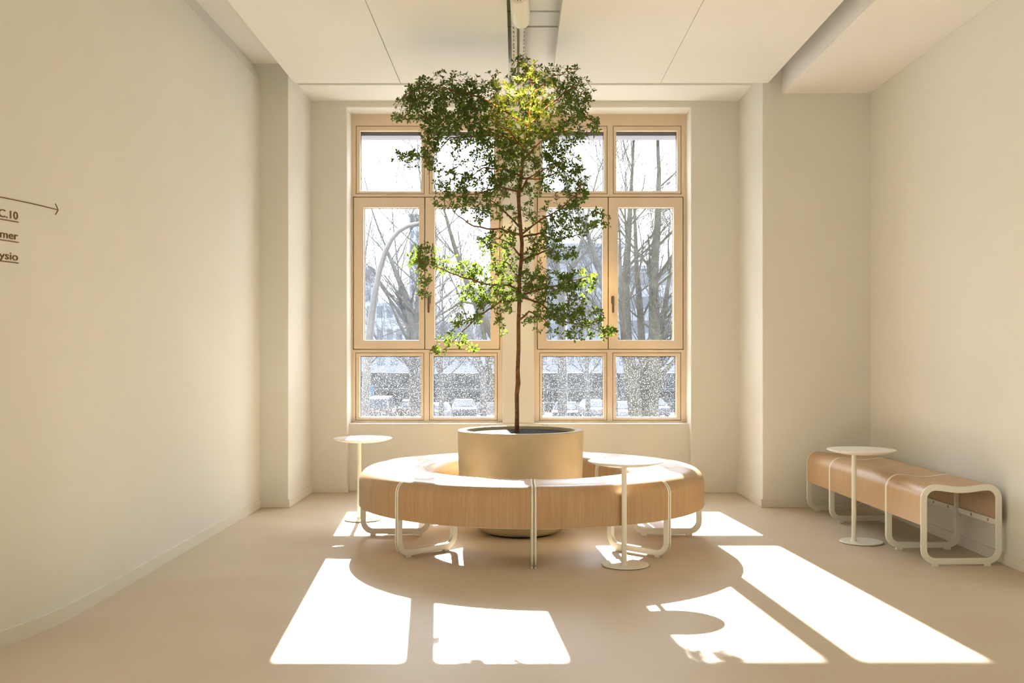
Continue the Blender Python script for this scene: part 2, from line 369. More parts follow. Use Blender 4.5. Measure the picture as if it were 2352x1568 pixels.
for nm, a, b_ in (('trim_3', WX0, -.126), ('trim_4', .1445, WX1)):
    struct(MB().box(a, b_, YW+.09, YO+.02, wz(309.5)+.012, WZT+.05).out(nm, M['blind']), 'dark outside blind box at the window head')
# ------------------------------------------------------------------ benches
BW, BHT, SK, TH = .452, .450, .226, .013
def outer_loop(closed_bottom=True, inset=0.0):
    """profile of the bench frame, u across, z up, starts at lower left going up, over and down"""
    r = .082-inset; a, b_ = inset, BW-inset; top = BHT-inset; bot = .010+inset
    pts = []
    if closed_bottom:
        for i in range(9):
            t = pi/2*i/8; pts.append((a+r-r*math.sin(t), bot+r-r*math.cos(t)))
    for i in range(9):
        t = pi/2*i/8; pts.append((a+r-r*math.cos(t), top-r+r*math.sin(t)))
    for i in range(1, 10):
        s = i/10; pts.append((a+r+(b_-a-2*r)*s, top-.014*math.sin(pi*s)**1.5))
    for i in range(9):
        t = pi/2*i/8; pts.append((b_-r+r*math.sin(t), top-r+r*math.cos(t)))
    if closed_bottom:
        for i in range(9):
            t = pi/2*i/8; pts.append((b_-r+r*math.cos(t), bot+r-r*math.sin(t)))
    return pts
def frame_mesh():
    """leg frame in the u,z plane, 10 mm thick along t"""
    O = outer_loop(True, 0); I = outer_loop(True, .034); n = len(O); h = .0052
    v = []; f = []
    for L_, tt in ((O, -h), (O, h), (I, -h), (I, h)): v += [(u-BW/2, tt, z) for u, z in L_]
    for i in range(n):
        j = (i+1) % n
        f += [(i, j, n+j, n+i), (2*n+i, 3*n+i, 3*n+j, 2*n+j), (i, 2*n+i, 2*n+j, j), (n+i, n+j, 3*n+j, 3*n+i)]
    me = bpy.data.meshes.new('leg_frame'); me.from_pydata(v, [], f); me.materials.append(M['white']); me.update(); return me
FM = frame_mesh()
def foot_mesh():
    mb = MB().box(-.018, .018, -.005, .005, 0, .0115)
    me = bpy.data.meshes.new('foot_pad'); me.from_pydata(mb.v, [], mb.f); me.materials.append(M['white']); return me
FT = foot_mesh()
def add_frame(parent, loc, rz):
    o = link('leg_frame', FM, None, parent, loc, rz)
    md = o.modifiers.new('b', 'BEVEL'); md.width = .0015; md.segments = 1; md.limit_method = 'ANGLE'
    for s in (-1, 1):
        link('foot_pad', FT, None, o, (s*(BW/2-.080), 0, 0))
    return o
def shell_profile():
    """outer wood line from inner skirt bottom, over the seat, to outer skirt bottom, then inner line back"""
    up = outer_loop(False, .0005)
    O = [(up[0][0], SK)] + up + [(up[-1][0], SK)]
    ip = outer_loop(False, TH)
    I = [(ip[0][0], SK)] + ip + [(ip[-1][0], SK)]
    return O, I
def sweep(name, prof_pairs, path, nst, m, parent, closed=True, uvscale=1):
    """prof_pairs: closed list of (u,z); path(u, s) -> (x,y)"""
    n = len(prof_pairs); v = []; f = []; uv = []
    ln = [0]
    for i in range(1, n): ln.append(ln[-1]+math.dist(prof_pairs[i], prof_pairs[i-1]))
    for k in range(nst+1):
        for i, (u, z) in enumerate(prof_pairs):
            x, y, arc = path(u, k/nst); v.append((x, y, z)); uv.append((arc, ln[i]))
    for k in range(nst):
        for i in range(n):
            j = (i+1) % n; f.append((k*n+i, k*n+j, (k+1)*n+j, (k+1)*n+i))
    f += [tuple(range(n))[::-1], tuple(nst*n+i for i in range(n))]
    o = mesh(name, v, f, m, parent, True, uv)
    md = o.modifiers.new('e', 'EDGE_SPLIT'); md.split_angle = math.radians(32); return o
def shell(parent, path, nst):
    O, I = shell_profile()
    s = sweep('seat_shell', O + I[::-1], path, nst, M['oak'], parent)
    for side in (0, 1):
        u0 = TH+.001 if side == 0 else BW-TH-.006
        pr_ = [(u0, SK-.004), (u0, SK+.026), (u0+.005, SK+.026), (u0+.005, SK-.004)]
        sweep('support_rail', pr_, path, nst, M['white'], parent)
    return s
# ring of eight curved modules
RCX, RCY, RO = .09, 6.577, 1.10
RI = RO-BW; RM = (RO+RI)/2; HALF = pi/8
def arc_path(inset):
    def p(u, s):
        # u=0 is the inner side of the ring
        r = RI+u; a = (HALF-math.asin(inset/r))*(2*s-1)
        return (r*math.sin(a), RM-r*math.cos(a), RM*a)
    return p
ring_labels = [
 'curved oak bench segment front right of the ring, behind the near side table pole',
 'curved oak bench segment at the right end of the ring, facing the long bench',
 'curved oak bench segment at the far right of the ring toward the window',
 'curved oak bench segment behind the planter on its right side',
 'curved oak bench segment behind the planter on its left side',
 'curved oak bench segment at the far left of the ring, beside the left side table',
 'curved oak bench segment at the left end of the ring, facing the left wall',
 'curved oak bench segment front left of the ring, below the planter front']
proto = None
def copy_tree(o, parent=None):
    c = o.copy(); COL.objects.link(c); c.parent = parent
    for ch in list(o.children): copy_tree(ch, c)
    return c
for i, lab in enumerate(ring_labels):
    phi = HALF+i*pi/4        # angle from the camera side, growing to the right
    if proto is None:
        proto = thing('curved_bench', lab, 'bench', group='curved bench segments around the planter')
        shell(proto, arc_path(.0145), 14)
        for s in (-1, 1):
            a = HALF*s; px_ = RM*math.sin(a)-s*.0092*math.cos(a); py_ = RM-RM*math.cos(a)-s*.0092*math.sin(a)
            # frame mesh u axis (+x) points outward (away from ring centre)
            add_frame(proto, (px_, py_, 0), math.atan2(-math.cos(a), math.sin(a)))
        t = proto
    else: t = copy_tree(proto)
    t['label'] = lab
    t.location = (RCX+RM*math.sin(phi), RCY-RM*math.cos(phi), 0); t.rotation_euler = (0, 0, phi)
# long straight bench on the right: three modules
P0, P1 = Vector((2.217+BW/2, 5.60, 0)), Vector((2.157+BW/2, 7.60, 0))
bd = (P1-P0).normalized(); brz = math.atan2(bd.y, bd.x)-pi/2
def straight(name, s0, s1, lab):
    c = P0+bd*((s0+s1)/2); hl = (s1-s0)/2
    t = thing(name, lab, 'bench', c, brz, 'straight benches along the right wall')
    def path(u, s): return (u-BW/2, (hl-.0115)*(2*s-1), (hl)*(2*s-1))
    shell(t, path, 1)
    add_frame(t, (0, -hl+.006, 0), 0); add_frame(t, (0, hl-.006, 0), 0)
    # clips on the rear rail
    for k in range(int((s1-s0)/.22)):
        yy = -hl+.12+k*.2
        MB().box(BW/2-TH-.0085, BW/2-TH-.0055, yy-.006, yy+.006, SK+.003, SK+.018).out('rail_clip', M['clip'], t)
    return t
straight('straight_bench', 0, .496, 'short oak bench segment nearest the camera on the right, with open end frame')
straight('straight_bench', .497, 1.497, 'long middle oak bench segment on the right, under the side table top')
straight('straight_bench', 1.498, 2.0, 'short oak bench segment at the far end on the right, in the corner')
# ------------------------------------------------------------------ side tables
def side_table(loc, off, lab):
    t = thing('side_table', lab, 'table', (*loc, 0), 0, 'round white side tables')
    MB().lathe([(0, .002), (.126, .002), (.130, .004), (.130, .008), (.128, .0105), (0, .0105)], 72).out('base', M['white'], t, autos=True)
    MB().lathe([(0, 0), (.124, 0), (.124, .003), (0, .003)], 48).out('base_pad', M['rubber'], t)
    MB().lathe([(.022, .0100), (.0165, .016), (.0145, .024), (.0145, .552), (.0, .552)], 28, (off[0], off[1], 0)).out('pole', M['white'], t, autos=True)
    MB().lathe([(0, .543), (.05, .544), (.12, .551), (.165, .559), (.192, .567), (.204, .5725), (.2065, .5755), (.2055, .578), (.202, .579), (0, .579)], 96).out('table_top', M['tabletop'], t, autos=True)
    return t
side_table((.596, 5.620), (-.011, -.046), 'round white side table in front of the ring bench')
side_table((-1.092, 7.20), (-.028, .02), 'round white side table left of the ring bench')
side_table((2.134, 6.32), (-.045, 0), 'round white side table at the long bench by the right wall')
# ------------------------------------------------------------------ planter
PCX, PCY = .022, 6.68
pt = thing('planter', 'large round sand-coloured planter in the middle of the ring bench', 'planter', (PCX, PCY, 0))
prof = [(.0, .0), (.215, .0), (.215, .010), (.240, .012), (.272, .028), (.315, .062), (.352, .11), (.378, .17), (.394, .24), (.402, .33), (.4065, .45), (.410, .600), (.4108, .664), (.4095, .671), (.406, .674), (.361, .674), (.357, .672), (.356, .668), (.356, .62), (0, .62)]
MB().lathe(prof, 128).out('pot', M['stone'], pt, autos=True)
MB().lathe([(0, .621), (.3555, .621), (.3555, .652), (.25, .654), (0, .656)], 64).out('soil', M['soil'], pt)
MB().lathe([(0, .0), (.217, .0), (.217, .009), (0, .009)], 48).out('base_ring', M['rubber'], pt)
# ------------------------------------------------------------------ indoor tree
TD = 6.68
def tp(x, y, dy=0): p = at(x, y, TD); return Vector((p.x, TD+dy, p.z))
tree = thing('indoor_tree', 'slender indoor tree with layered small green leaves in the sand-coloured planter', 'tree', (tp(1187, 1000).x, TD, .645))
T0 = tree.location.copy()
trunk_px = [(1187, 1003, 0), (1187.5, 950, 0), (1187, 905, .01), (1190, 880, 0), (1189, 850, 0), (1191, 800, .01), (1191, 740, 0), (1193, 690, 0), (1193, 640, .01), (1197, 600, 0), (1199, 560, 0), (1196, 530, 0), (1193, 490, 0), (1191, 455, -.01), (1195, 420, 0), (1199, 380, 0), (1203, 340, .01), (1212, 300, 0), (1216, 260, 0), (1221, 220, 0), (1222, 190, 0), (1210, 160, -.02)]
trunk_r = [.0165, .0135, .014, .0165, .0135, .013, .013, .013, .0125, .0125, .012, .0125, .012, .012, .0125, .0115, .0095, .008, .0065, .005, .004, .0025]
tk = MB(); tk.tube([tp(*p)-T0 for p in trunk_px], trunk_r, 10)
tk.out('trunk', M['bark'], tree, smooth=True)
branches = [
 [(1196, 540, 0), (1150, 527, -.05), (1120, 530, -.1), (1090, 526, -.15), (1055, 503, -.15), (1030, 470, -.1)],
 [(1192, 520, 0), (1172, 495, .08), (1145, 465, .15), (1110, 440, .2)],
 [(1196, 540, 0), (1235, 512, -.05), (1285, 485, -.1), (1330, 448, -.15), (1330, 410, -.18)],
 [(1197, 545, 0), (1240, 532, .08), (1285, 546, .15), (1330, 530, .2), (1385, 505, .2)],
 [(1194, 665, 0), (1170, 655, 0), (1120, 655, -.1), (1060, 640, -.2), (1005, 618, -.25), (965, 605, -.3)],
 [(1193, 690, 0), (1150, 690, .1), (1090, 728, .2), (1050, 768, .25), (1000, 812, .3)],
 [(1194, 680, 0), (1230, 668, -.05), (1290, 655, -.12), (1350, 640, -.2)],
 [(1194, 680, 0), (1240, 695, .05), (1290, 735, .1), (1340, 745, .1), (1400, 768, .1)],
 [(1193, 440, 0), (1150, 435, -.1), (1100, 455, -.2), (1040, 470, -.3)],
 [(1199, 405, 0), (1160, 385, .05), (1110, 375, .15), (1060, 400, .25)],
 [(1199, 410, 0), (1240, 408, .05), (1280, 390, .1), (1300, 345, .15)],
 [(1197, 440, 0), (1212, 415, -.1), (1250, 400, -.2), (1285, 395, -.25)],
 [(1205, 330, 0), (1165, 310, .05), (1110, 300, .15), (1030, 300, .2), (990, 340, .25), (975, 385, .25)],
 [(1213, 290, 0), (1165, 262, -.05), (1100, 235, -.15), (1020, 220, -.2), (950, 235, -.25), (915, 268, -.3)],
 [(1205, 330, 0), (1150, 290, .2), (1100, 260, .35), (1050, 240, .4)],
 [(1213, 290, 0), (1260, 250, -.1), (1310, 220, -.2), (1350, 250, -.25)],
 [(1213, 300, 0), (1255, 290, .1), (1310, 285, .2), (1360, 295, .22)],
 [(1218, 240, 0), (1240, 195, .05), (1270, 165, .1), (1310, 160, .1)],
 [(1200, 370, 0), (1230, 350, -.2), (1270, 320, -.3)],
 [(1203, 345, 0), (1170, 320, -.25), (1130, 300, -.35)],
 [(1197, 600, 0), (1225, 585, .05), (1260, 570, .1), (1295, 580, .12)],
 [(1198, 590, 0), (1170, 560, -.05), (1140, 550, -.1)],
 [(1193, 640, 0), (1165, 600, .1), (1130, 590, .15)],
 [(1193, 735, 0), (1215, 715, 0), (1250, 735, -.08), (1270, 760, -.1)]]
blobs = [(1020, 232, 80, 42, 95), (1105, 226, 60, 42, 75), (950, 245, 28, 34, 26), (990, 330, 20, 55, 34), (1060, 285, 72, 32, 70), (945, 372, 32, 16, 11), (915, 272, 14, 6, 4),
 (1200, 185, 38, 40, 26), (1268, 182, 55, 28, 34), (1322, 228, 38, 40, 34), (1348, 290, 24, 30, 16), (1188, 262, 60, 48, 80), (1260, 262, 58, 46, 60), (1150, 322, 58, 45, 80), (1222, 338, 62, 48, 95),
 (1290, 345, 38, 46, 36), (1090, 350, 50, 50, 36), (1040, 415, 40, 26, 26), (1110, 425, 55, 36, 48), (1165, 395, 45, 40, 50), (1275, 398, 45, 26, 34), (1326, 435, 24, 46, 38), (1040, 460, 42, 18, 20),
 (1115, 485, 60, 18, 24), (1258, 465, 55, 36, 22), (1300, 520, 58, 26, 46), (1372, 505, 28, 14, 14), (1180, 500, 40, 30, 12), (1142, 560, 42, 30, 38), (1245, 562, 42, 28, 28), (1292, 580, 30, 16, 16),
 (982, 592, 30, 26, 24), (955, 605, 28, 20, 12), (1035, 610, 32, 18, 10), (1075, 620, 32, 16, 18), (1132, 635, 45, 30, 40), (1100, 675, 50, 22, 28), (1142, 690, 40, 26, 34), (1195, 655, 26, 30, 24),
 (1262, 650, 58, 26, 54), (1330, 645, 45, 22, 26), (1290, 700, 56, 34, 60), (1342, 728, 44, 22, 36), (1392, 762, 20, 14, 12), (1250, 738, 38, 24, 18), (1310, 768, 50, 10, 9), (1070, 730, 30, 18, 14),
 (1040, 780, 28, 18, 12), (1008, 808, 12, 10, 5), (975, 655, 20, 26, 9), (1078, 800, 18, 7, 4), (1155, 745, 14, 20, 5), (1225, 600, 20, 40, 12), (1205, 150, 18, 14, 7), (1235, 430, 25, 25, 8), (1170, 610, 25, 30, 12)]
br = MB(); nodes = []
for pl_ in branches:
    pts = [tp(*p)-T0 for p in pl_]
    # subdivide with slight wobble
    q = [pts[0]]
    for a, b_ in zip(pts, pts[1:]):
        n = max(2, int((b_-a).length/.035))
        for i in range(1, n+1):
            w = Vector((R.uniform(-1, 1), R.uniform(-1, 1), R.uniform(-1, 1)))*.004
            q.append(a.lerp(b_, i/n)+(w if i < n else Vector()))
    nq = len(q); br.tube(q, [.0062*(1-i/(nq-1))**.8+.0014 for i in range(nq)], 6)
    nodes += q[2:]
nodes += [tp(*p)-T0 for p in trunk_px[13:]]
targets = []
for bi, (cx, cy, rx, ry, k) in enumerate(blobs):
    if bi < 13: k *= 1.25
    for _ in range(int(k*1.6)):
        a = R.uniform(0, 2*pi); rr = math.sqrt(R.random())*R.choice((1, 1, 1.1, 1.25))
        dd = R.uniform(-1, 1)*min(.42, .06+rx/350*1.0)
        x, y = cx+rx*rr*math.cos(a), cy+ry*rr*math.sin(a)
        targets.append(tp(x, y, dd)-T0)
def key(t): return min((t-n_).length_squared for n_ in nodes)
targets.sort(key=key)
from mathutils.kdtree import KDTree
tips = []
def build_kd():
    kd = KDTree(len(nodes))
    for i, n_ in enumerate(nodes): kd.insert(n_, i)
    kd.balance(); return kd
kd = build_kd(); cnt = 0
for t in targets:
    if cnt % 60 == 0: kd = build_kd()
    cnt += 1
    co, i, d = kd.find(t)
    mid = co.lerp(t, .5)+Vector((R.uniform(-1, 1), R.uniform(-1, 1), R.uniform(-.3, .9)))*d*.12
    br.tube([co, mid, t], [min(.0028, .0013+d*.010), .0014, .0009], 4, cap=False)
    nodes += [mid, t]; tips.append((t, (t-mid).normalized(), co, mid, d))
br.out('branches', M['bark'], tree, smooth=True)
lv, lf = [], []
def leaf(p, d, nrm, ln, wd):
    d = d.normalized(); s = d.cross(nrm)
    if s.length < .01: return
    s.normalize(); n_ = s.cross(d)
    b0 = len(lv); c = .18*wd
    prof_ = [(0, 0), (.30, .22), (.62, .48), (.85, .38), (1.0, 0)]
    for f_, w_ in prof_:
        bend = -n_*ln*.12*f_*f_
        if w_ == 0: lv.append(tuple(p+d*ln*f_+bend))
        else:
            lv.append(tuple(p+d*ln*f_+s*wd*w_+n_*c*w_*2+bend)); lv.append(tuple(p+d*ln*f_+bend)); lv.append(tuple(p+d*ln*f_-s*wd*w_+n_*c*w_*2+bend))
    i = b0
    lf.extend([(i, i+1, i+2), (i, i+2, i+3), (i+1, i+4, i+5, i+2), (i+2, i+5, i+6, i+3), (i+4, i+7, i+8, i+5), (i+5, i+8, i+9, i+6), (i+7, i+10, i+8), (i+8, i+10, i+9)])
for t, dr, co, mid, d in tips:
    k = R.randint(4, 6)
    ax = (dr+Vector((0, 0, .5))).normalized(); a = ax.orthogonal().normalized(); b_ = ax.cross(a); ph = R.uniform(0, 6.3)
    for j in range(k):
        an = ph+2*pi*j/k+R.uniform(-.3, .3); out_ = a*math.cos(an)+b_*math.sin(an)
        dv = (out_*R.uniform(.7, 1.1)+ax*R.uniform(.2, .9))
        leaf(t+ax*R.uniform(-.006, .004), dv, ax, R.uniform(.020, .036), R.uniform(.012, .017))
    if d > .03:
        for j in range(int(d/.016)):
            s = R.uniform(.3, .95); p = co.lerp(t, s); v_ = Vector((R.uniform(-1, 1), R.uniform(-1, 1), R.uniform(-.3, 1)))
            leaf(p, v_, Vector((R.uniform(-.5, .5), R.uniform(-.5, .5), 1)), R.uniform(.018, .032), R.uniform(.010, .014))
mesh('foliage', lv, lf, M['leaf'], tree, smooth=False)
# a fallen leaf on the planter rim
lv, lf = [], []
leaf(Vector((0, 0, .004)), Vector((1, .2, .15)), Vector((0, 0, 1)), .026, .012); leaf(Vector((.001, 0, .004)), Vector((-.8, .5, .3)), Vector((0, 0, 1)), .022, .012)
fl = mesh('fallen_leaf', lv, lf, M['leaf'], None); fa = math.radians(64); fl.location = (PCX+.383*math.cos(fa), PCY+.383*math.sin(fa), .672)
tag(fl, 'small fallen leaf pair on the back rim of the planter', 'leaf')
# ------------------------------------------------------------------ ceiling tray and spotlight
tr_ = thing('cable_tray', 'perforated cream cable tray running inside the ceiling slot', 'tray', (.008, 7.0, 3.30))
tb = MB(); holes = []
for k in range(46):
    y = -3.0+k*.085
    holes += [(-.036, -.028, y, y+.045), (.034, .042, y, y+.045)]
holes.append((-.010, .008, -3.4, 1.1))
hplate(tb, -.049, .049, -3.5, 1.13, holes, 0, .003)
tb.box(-.050, -.047, -3.5, 1.13, 0, .05); tb.box(.047, .050, -3.5, 1.13, 0, .05); tb.box(-.047, .047, -3.5, 1.13, .046, .05)
tb.out('tray_channel', M['steel'], tr_)
for y in (-2.6, -1.0, .6): MB().tube([(0, y, .05), (0, y, .10)], .004, 8).out('hanger_rod', M['steel'], tr_)
sp = thing('spotlight', 'white cylindrical spotlight at the top edge of the photo under the cable tray', 'lamp', (.010, 5.62, 3.15))
adir = Vector((.013, .44, .004)); ax = adir.normalized()
MB().tube([Vector((0, 0, 0)), ax*.004, adir*.96, adir], [.0500, .0515, .0565, .053], 48).out('lamp_body', M['white'], sp, autos=True)
MB().tube([-ax*.004, ax*.002], .046, 48).out('end_cap', M['white'], sp, autos=True)
vh = MB()
q_ = ax.to_track_quat('Z', 'Y')
for k in range(14):
    a = 2*pi*k/14; c_ = q_ @ Vector((.037*math.cos(a), .037*math.sin(a), 0)); vh.tube([c_-ax*.0048, c_-ax*.003], .0026, 10)
vh.out('vent_hole', M['dark'], sp)
MB().tube([(0, .20, .05), (0, .20, .150)], .012, 16).out('stem', M['white'], sp, autos=True)
MB().tube([adir+ax*.0005, adir+ax*.003], .045, 32).out('lens', mat('lamp_lens', (.9, .85, .7), .2, .5), sp)
ld = bpy.data.lights.new('spot_beam', 'SPOT'); ld.energy = 430; ld.color = (1.0, .68, .28); ld.spot_size = math.radians(44); ld.spot_blend = .6; ld.shadow_soft_size = .04
lo = bpy.data.objects.new('spot_beam', ld); COL.objects.link(lo); lo.parent = sp; lo.location = adir+ax*.02
tgt = Vector((tp(1205, 270).x, 6.68, tp(1205, 270).z))-Vector(sp.location)-Vector(lo.location)
lo.rotation_euler = (-tgt).to_track_quat('Z', 'Y').to_euler()
# ------------------------------------------------------------------ lettering on the rounded wall
def wall_pt(s, off=.0015):
    """s = arc length along the curve, 0 where the rounding starts, growing toward the camera"""
    if s <= 0: return (XL+off, YC-s)
    a = s/RC; return (XL-RC*(1-math.cos(a))+off*math.cos(a), YC-RC*math.sin(a)-off*math.sin(a)*0)
def s_of_px(px):
    lo_, hi_ = -3.0, 2.5
    for _ in range(50):
        m_ = (lo_+hi_)/2; x, y = wall_pt(m_, 0)
        if PX+F*x/y > px: lo_ = m_
        else: hi_ = m_
    return (lo_+hi_)/2
S_R = s_of_px(40.5)           # right end of the writing
def letter(txt, z, cap, parent, wide):
    cu = bpy.data.curves.new('t', 'FONT'); cu.body = txt; cu.size = 1; cu.align_x = 'RIGHT'; cu.resolution_u = 6
    o = bpy.data.objects.new('t', cu); COL.objects.link(o)
    dg = bpy.context.evaluated_depsgraph_get(); me = bpy.data.meshes.new_from_object(o.evaluated_get(dg))
    bpy.data.objects.remove(o)
    bm = bmesh.new(); bm.from_mesh(me)
    xr = max(v_.co.x for v_ in bm.verts); k = cap/.69
    me2 = bpy.data.meshes.new('lettering'); vs2 = []; fs2 = [tuple(v_.index for v_ in f_.verts) for f_ in bm.faces]
    n = len(bm.verts)
    bm.verts.ensure_lookup_table(); bm.verts.index_update()
    ed = [(e.verts[0].index, e.verts[1].index) for e in bm.edges if len(e.link_faces) == 1]
    for off in (.0022, .0):
        for v_ in bm.verts:
            s = S_R+(xr-v_.co.x)*k*wide; x, y = wall_pt(s, off); vs2.append((x, y, z+v_.co.y*k))
    fs2 += [(a, b2, b2+n, a+n) for a, b2 in ed]
    bm.free(); me2.from_pydata(vs2, [], fs2); me2.update()
    return link('letters', me2, M['ink'], parent)
def strip(pts, w):
    """flat painted line through (s,z) points"""
    mb = MB()
    for i, (s, z) in enumerate(pts):
        s0, z0 = pts[max(i-1, 0)]; s1, z1 = pts[min(i+1, len(pts)-1)]; ds, dz = s1-s0, z1-z0; l = math.hypot(ds, dz); ns, nz = -dz/l*w/2, ds/l*w/2
        for off in (.0022, 0):
            for sg in (-1, 1):
                x, y = wall_pt(s+ns*sg, off); mb.v.append((x, y, z+nz*sg))
    for i in range(len(pts)-1):
        a, b2 = i*4, (i+1)*4
        mb.f += [(a, a+1, b2+1, b2), (a, b2, b2+2, a+2), (a+1, a+3, b2+3, b2+1)]
    return mb
def zr(py, s): x, y = wall_pt(s, 0); return EYE+(PY-py)/F*y
ztx = [zr(p, S_R) for p in (504.5, 551.0, 598.5)]
for txt, z, lab in (('C.10', ztx[0], 'top line of wall lettering ending in C.10, underlined'), ('mer', ztx[1], 'middle line of wall lettering ending in mer, underlined'), ('ysio', ztx[2], 'bottom line of wall lettering ending in ysio, underlined')):
    t = thing('wall_lettering', lab, 'lettering', (0, 0, 0), 0, 'brown lettering on the rounded left wall')
    letter(txt, z, .0305, t, {'C.10': 1.27, 'mer': 1.36, 'ysio': 1.46}[txt])
    strip([(S_R-.004+i*.01, z-.0095) for i in range(18)], .0032).out('underline', M['ink'], t)
t = thing('wall_arrow', 'thin brown arrow above the lettering on the rounded left wall', 'arrow')
s1 = s_of_px(133); za = zr(482, s1)
strip([(s1+i*.02, za) for i in range(32)], .0035).out('shaft', M['ink'], t)
strip([(s1+.022, za+.024), (s1+.011, za+.013), (s1, za)], .0035).out('arrow_head', M['ink'], t)
strip([(s1+.022, za-.024), (s1+.011, za-.013), (s1, za)], .0035).out('arrow_head', M['ink'], t)
# ================================================================== OUTSIDE
GZ = -3.5
M['asphalt'] = noise_mat('pale_asphalt', (0.154, 0.154, 0.1575), (0.189, 0.189, 0.189), .5, .9, .1)
M['bank'] = noise_mat('embankment_scrub', (0.01103, 0.01197, 0.01323), (0.02835, 0.02898, 0.02898), 1.2, .95, .1, detail=8)
M['conc'] = noise_mat('grey_concrete', (0.04788, 0.04914, 0.05166), (0.05544, 0.0567, 0.05922), .6, .9, .1)
M['pale'] = mat('pale_render', (.165, .178, .20), .9, .05)
M['bluegrey'] = mat('blue_grey_facade', (.105, .115, .132), .8, .2)
M['facglass'] = mat('facade_glass', (0.0504, 0.0609, 0.0756), .2, .5)
M['xbark'] = noise_mat('grey_green_bark', (0.02856, 0.02554, 0.0168), (0.04368, 0.03965, 0.02789), 6, .95, .05)
M['xbark2'] = noise_mat('grey_bark', (0.0378, 0.03654, 0.03444), (0.0567, 0.0546, 0.05124), 6, .95, .05)
M['galv'] = mat('galvanised_pole', (0.06825, 0.06416, 0.0587), .4, .4, .3)
M['carw'] = mat('white_car_paint', (.062, .064, .068), .6, .12)
M['cars'] = mat('silver_car_paint', (0.0294, 0.03116, 0.03469), .6, .12, .3)
M['card'] = mat('dark_car_paint', (0.0126, 0.01344, 0.01554), .6, .12)
M['carglass'] = mat('car_glass', (.02, .024, .03), .4, .15)
M['tyre'] = mat('tyre', (.03, .03, .03), .8, .1)
M['blue'] = mat('blue_sign', (0.00504, 0.0336, 0.0714), .5, .3)
M['rust'] = leafmat('rusty_hedge_leaf', (0.0378, 0.0147, 0.0084), (0.0504, 0.0252, 0.0147), (0.042, 0.021, 0.0126), .2)
gr = MB().box(-160, 160, YO+.05, 320, GZ-.3, GZ); struct(gr.out('ground', M['asphalt']), 'pale street and parking ground outside')
struct(MB().box(-12, 12, YO-.26, YO+.045, GZ, -.25).out('wall_outside_base', M['conc']))
# embankment with retaining walls
def bank():
    mb = MB(); xs = [-60+i*4 for i in range(31)]
    rows = [(86, GZ), (86.03, GZ+1.19), (87.2, GZ+1.2), (87.23, GZ+1.73), (88.6, GZ+1.76), (89.0, GZ+3.27), (90, GZ+3.3), (90.5, GZ)]
    for x in xs:
        for j, (y, z) in enumerate(rows): mb.v.append((x, y, z+(R.uniform(-.06, .06) if j > 4 and z > GZ else 0)))
    n = len(rows)
    for i in range(len(xs)-1):
        for j in range(n-1): mb.f.append((i*n+j, i*n+j+1, (i+1)*n+j+1, (i+1)*n+j))
    return mb
struct(bank().out('embankment', M['bank']), 'grey scrubby railway embankment beyond the parked cars')
for k, (yy, zz, hh) in enumerate(((85.2, GZ, 1.0), (86.75, GZ+1.2, .9))):
    t = thing('guard_rail', ['low pale guard rail behind the parked cars', 'upper pale guard rail on the embankment'][k], 'railing', (0, yy, zz))
    MB().box(-50, 50, -.06, .06, hh*.80, hh*.9).out('rail', M['conc'], t)
    for i in range(13): MB().box(-18+i*3-.06, -18+i*3+.06, .06, .16, 0, hh*.9).out('post', M['conc'], t)
# low white wall right of the silver car
tag(MB().box(-3.3, 2.2, 82.2, 82.6, GZ, GZ+.95).out('parapet', M['carw']), 'low white parapet right of the silver car', 'wall')
def building(lab, cx, d, w, h, dep, floors, bays, mw, mg, name='office_building', roof=None):
    t = thing(name, lab, 'building', (cx, d+dep/2, GZ))
    MB().box(-w/2, w/2, -dep/2, dep/2, 0, h).out('facade', mw, t)
    fh = h/floors
    cnt_ = 0
    for f_ in range(floors):
        z0 = f_*fh+fh*.35; z1 = f_*fh+fh*.85
        if bays <= 1:
            MB().box(-w/2+.4, w/2-.4, -dep/2-.05, -dep/2+.02, z0, z1).out('window_band', mg, t)
        else:
            bw_ = w/bays
            for b3 in range(bays):
                if cnt_ > 95: break
                cnt_ += 1
                MB().box(-w/2+(b3+.2)*bw_, -w/2+(b3+.8)*bw_, -dep/2-.05, -dep/2+.02, z0, z1).out('window', mg, t)
    if roof: MB().box(-w/2-.3, w/2+.3, -dep/2-.3, dep/2+.3, h, h+roof).out('roof', mw, t)
    return t
def bx_(px, d): return (px-PX)/F*d
building('long blue-grey office block with window bands, seen in the middle right panes', bx_(1320, 135), 135, 12.5, 19.2, 14, 6, 1, M['bluegrey'], M['facglass'], roof=.5)
building('blue-grey office block behind the right-hand trees', bx_(1510, 150), 150, 19, 17.6, 14, 5, 1, M['pale'], M['facglass'], roof=.5)
building('pale low building with window rows behind the left lamp post', bx_(895, 128), 128, 11, 11.5, 12, 4, 9, M['pale'], M['facglass'])
building('tall pale tower beyond the left tree', bx_(953, 240), 240, 2.6, 38, 8, 12, 2, M['pale'], M['facglass'], 'tower', .4)
building('small blue-grey block at the far left pane edge', bx_(832, 150), 150, 2.6, 18, 8, 6, 2, M['bluegrey'], M['facglass'])
building('low building behind the slanting tree in the inner left panes', bx_(1060, 140), 140, 13, 9.5, 12, 3, 8, M['pale'], M['facglass'])
building('blue-grey gabled block at the inner left window edge', bx_(1125, 172), 172, 5.5, 16, 10, 5, 3, M['bluegrey'], M['facglass'], roof=.4)
building('long low grey shed across the background behind the embankment', bx_(1200, 116), 116, 46, 5.6, 6, 2, 30, M['bluegrey'], M['facglass'], 'warehouse', .3)
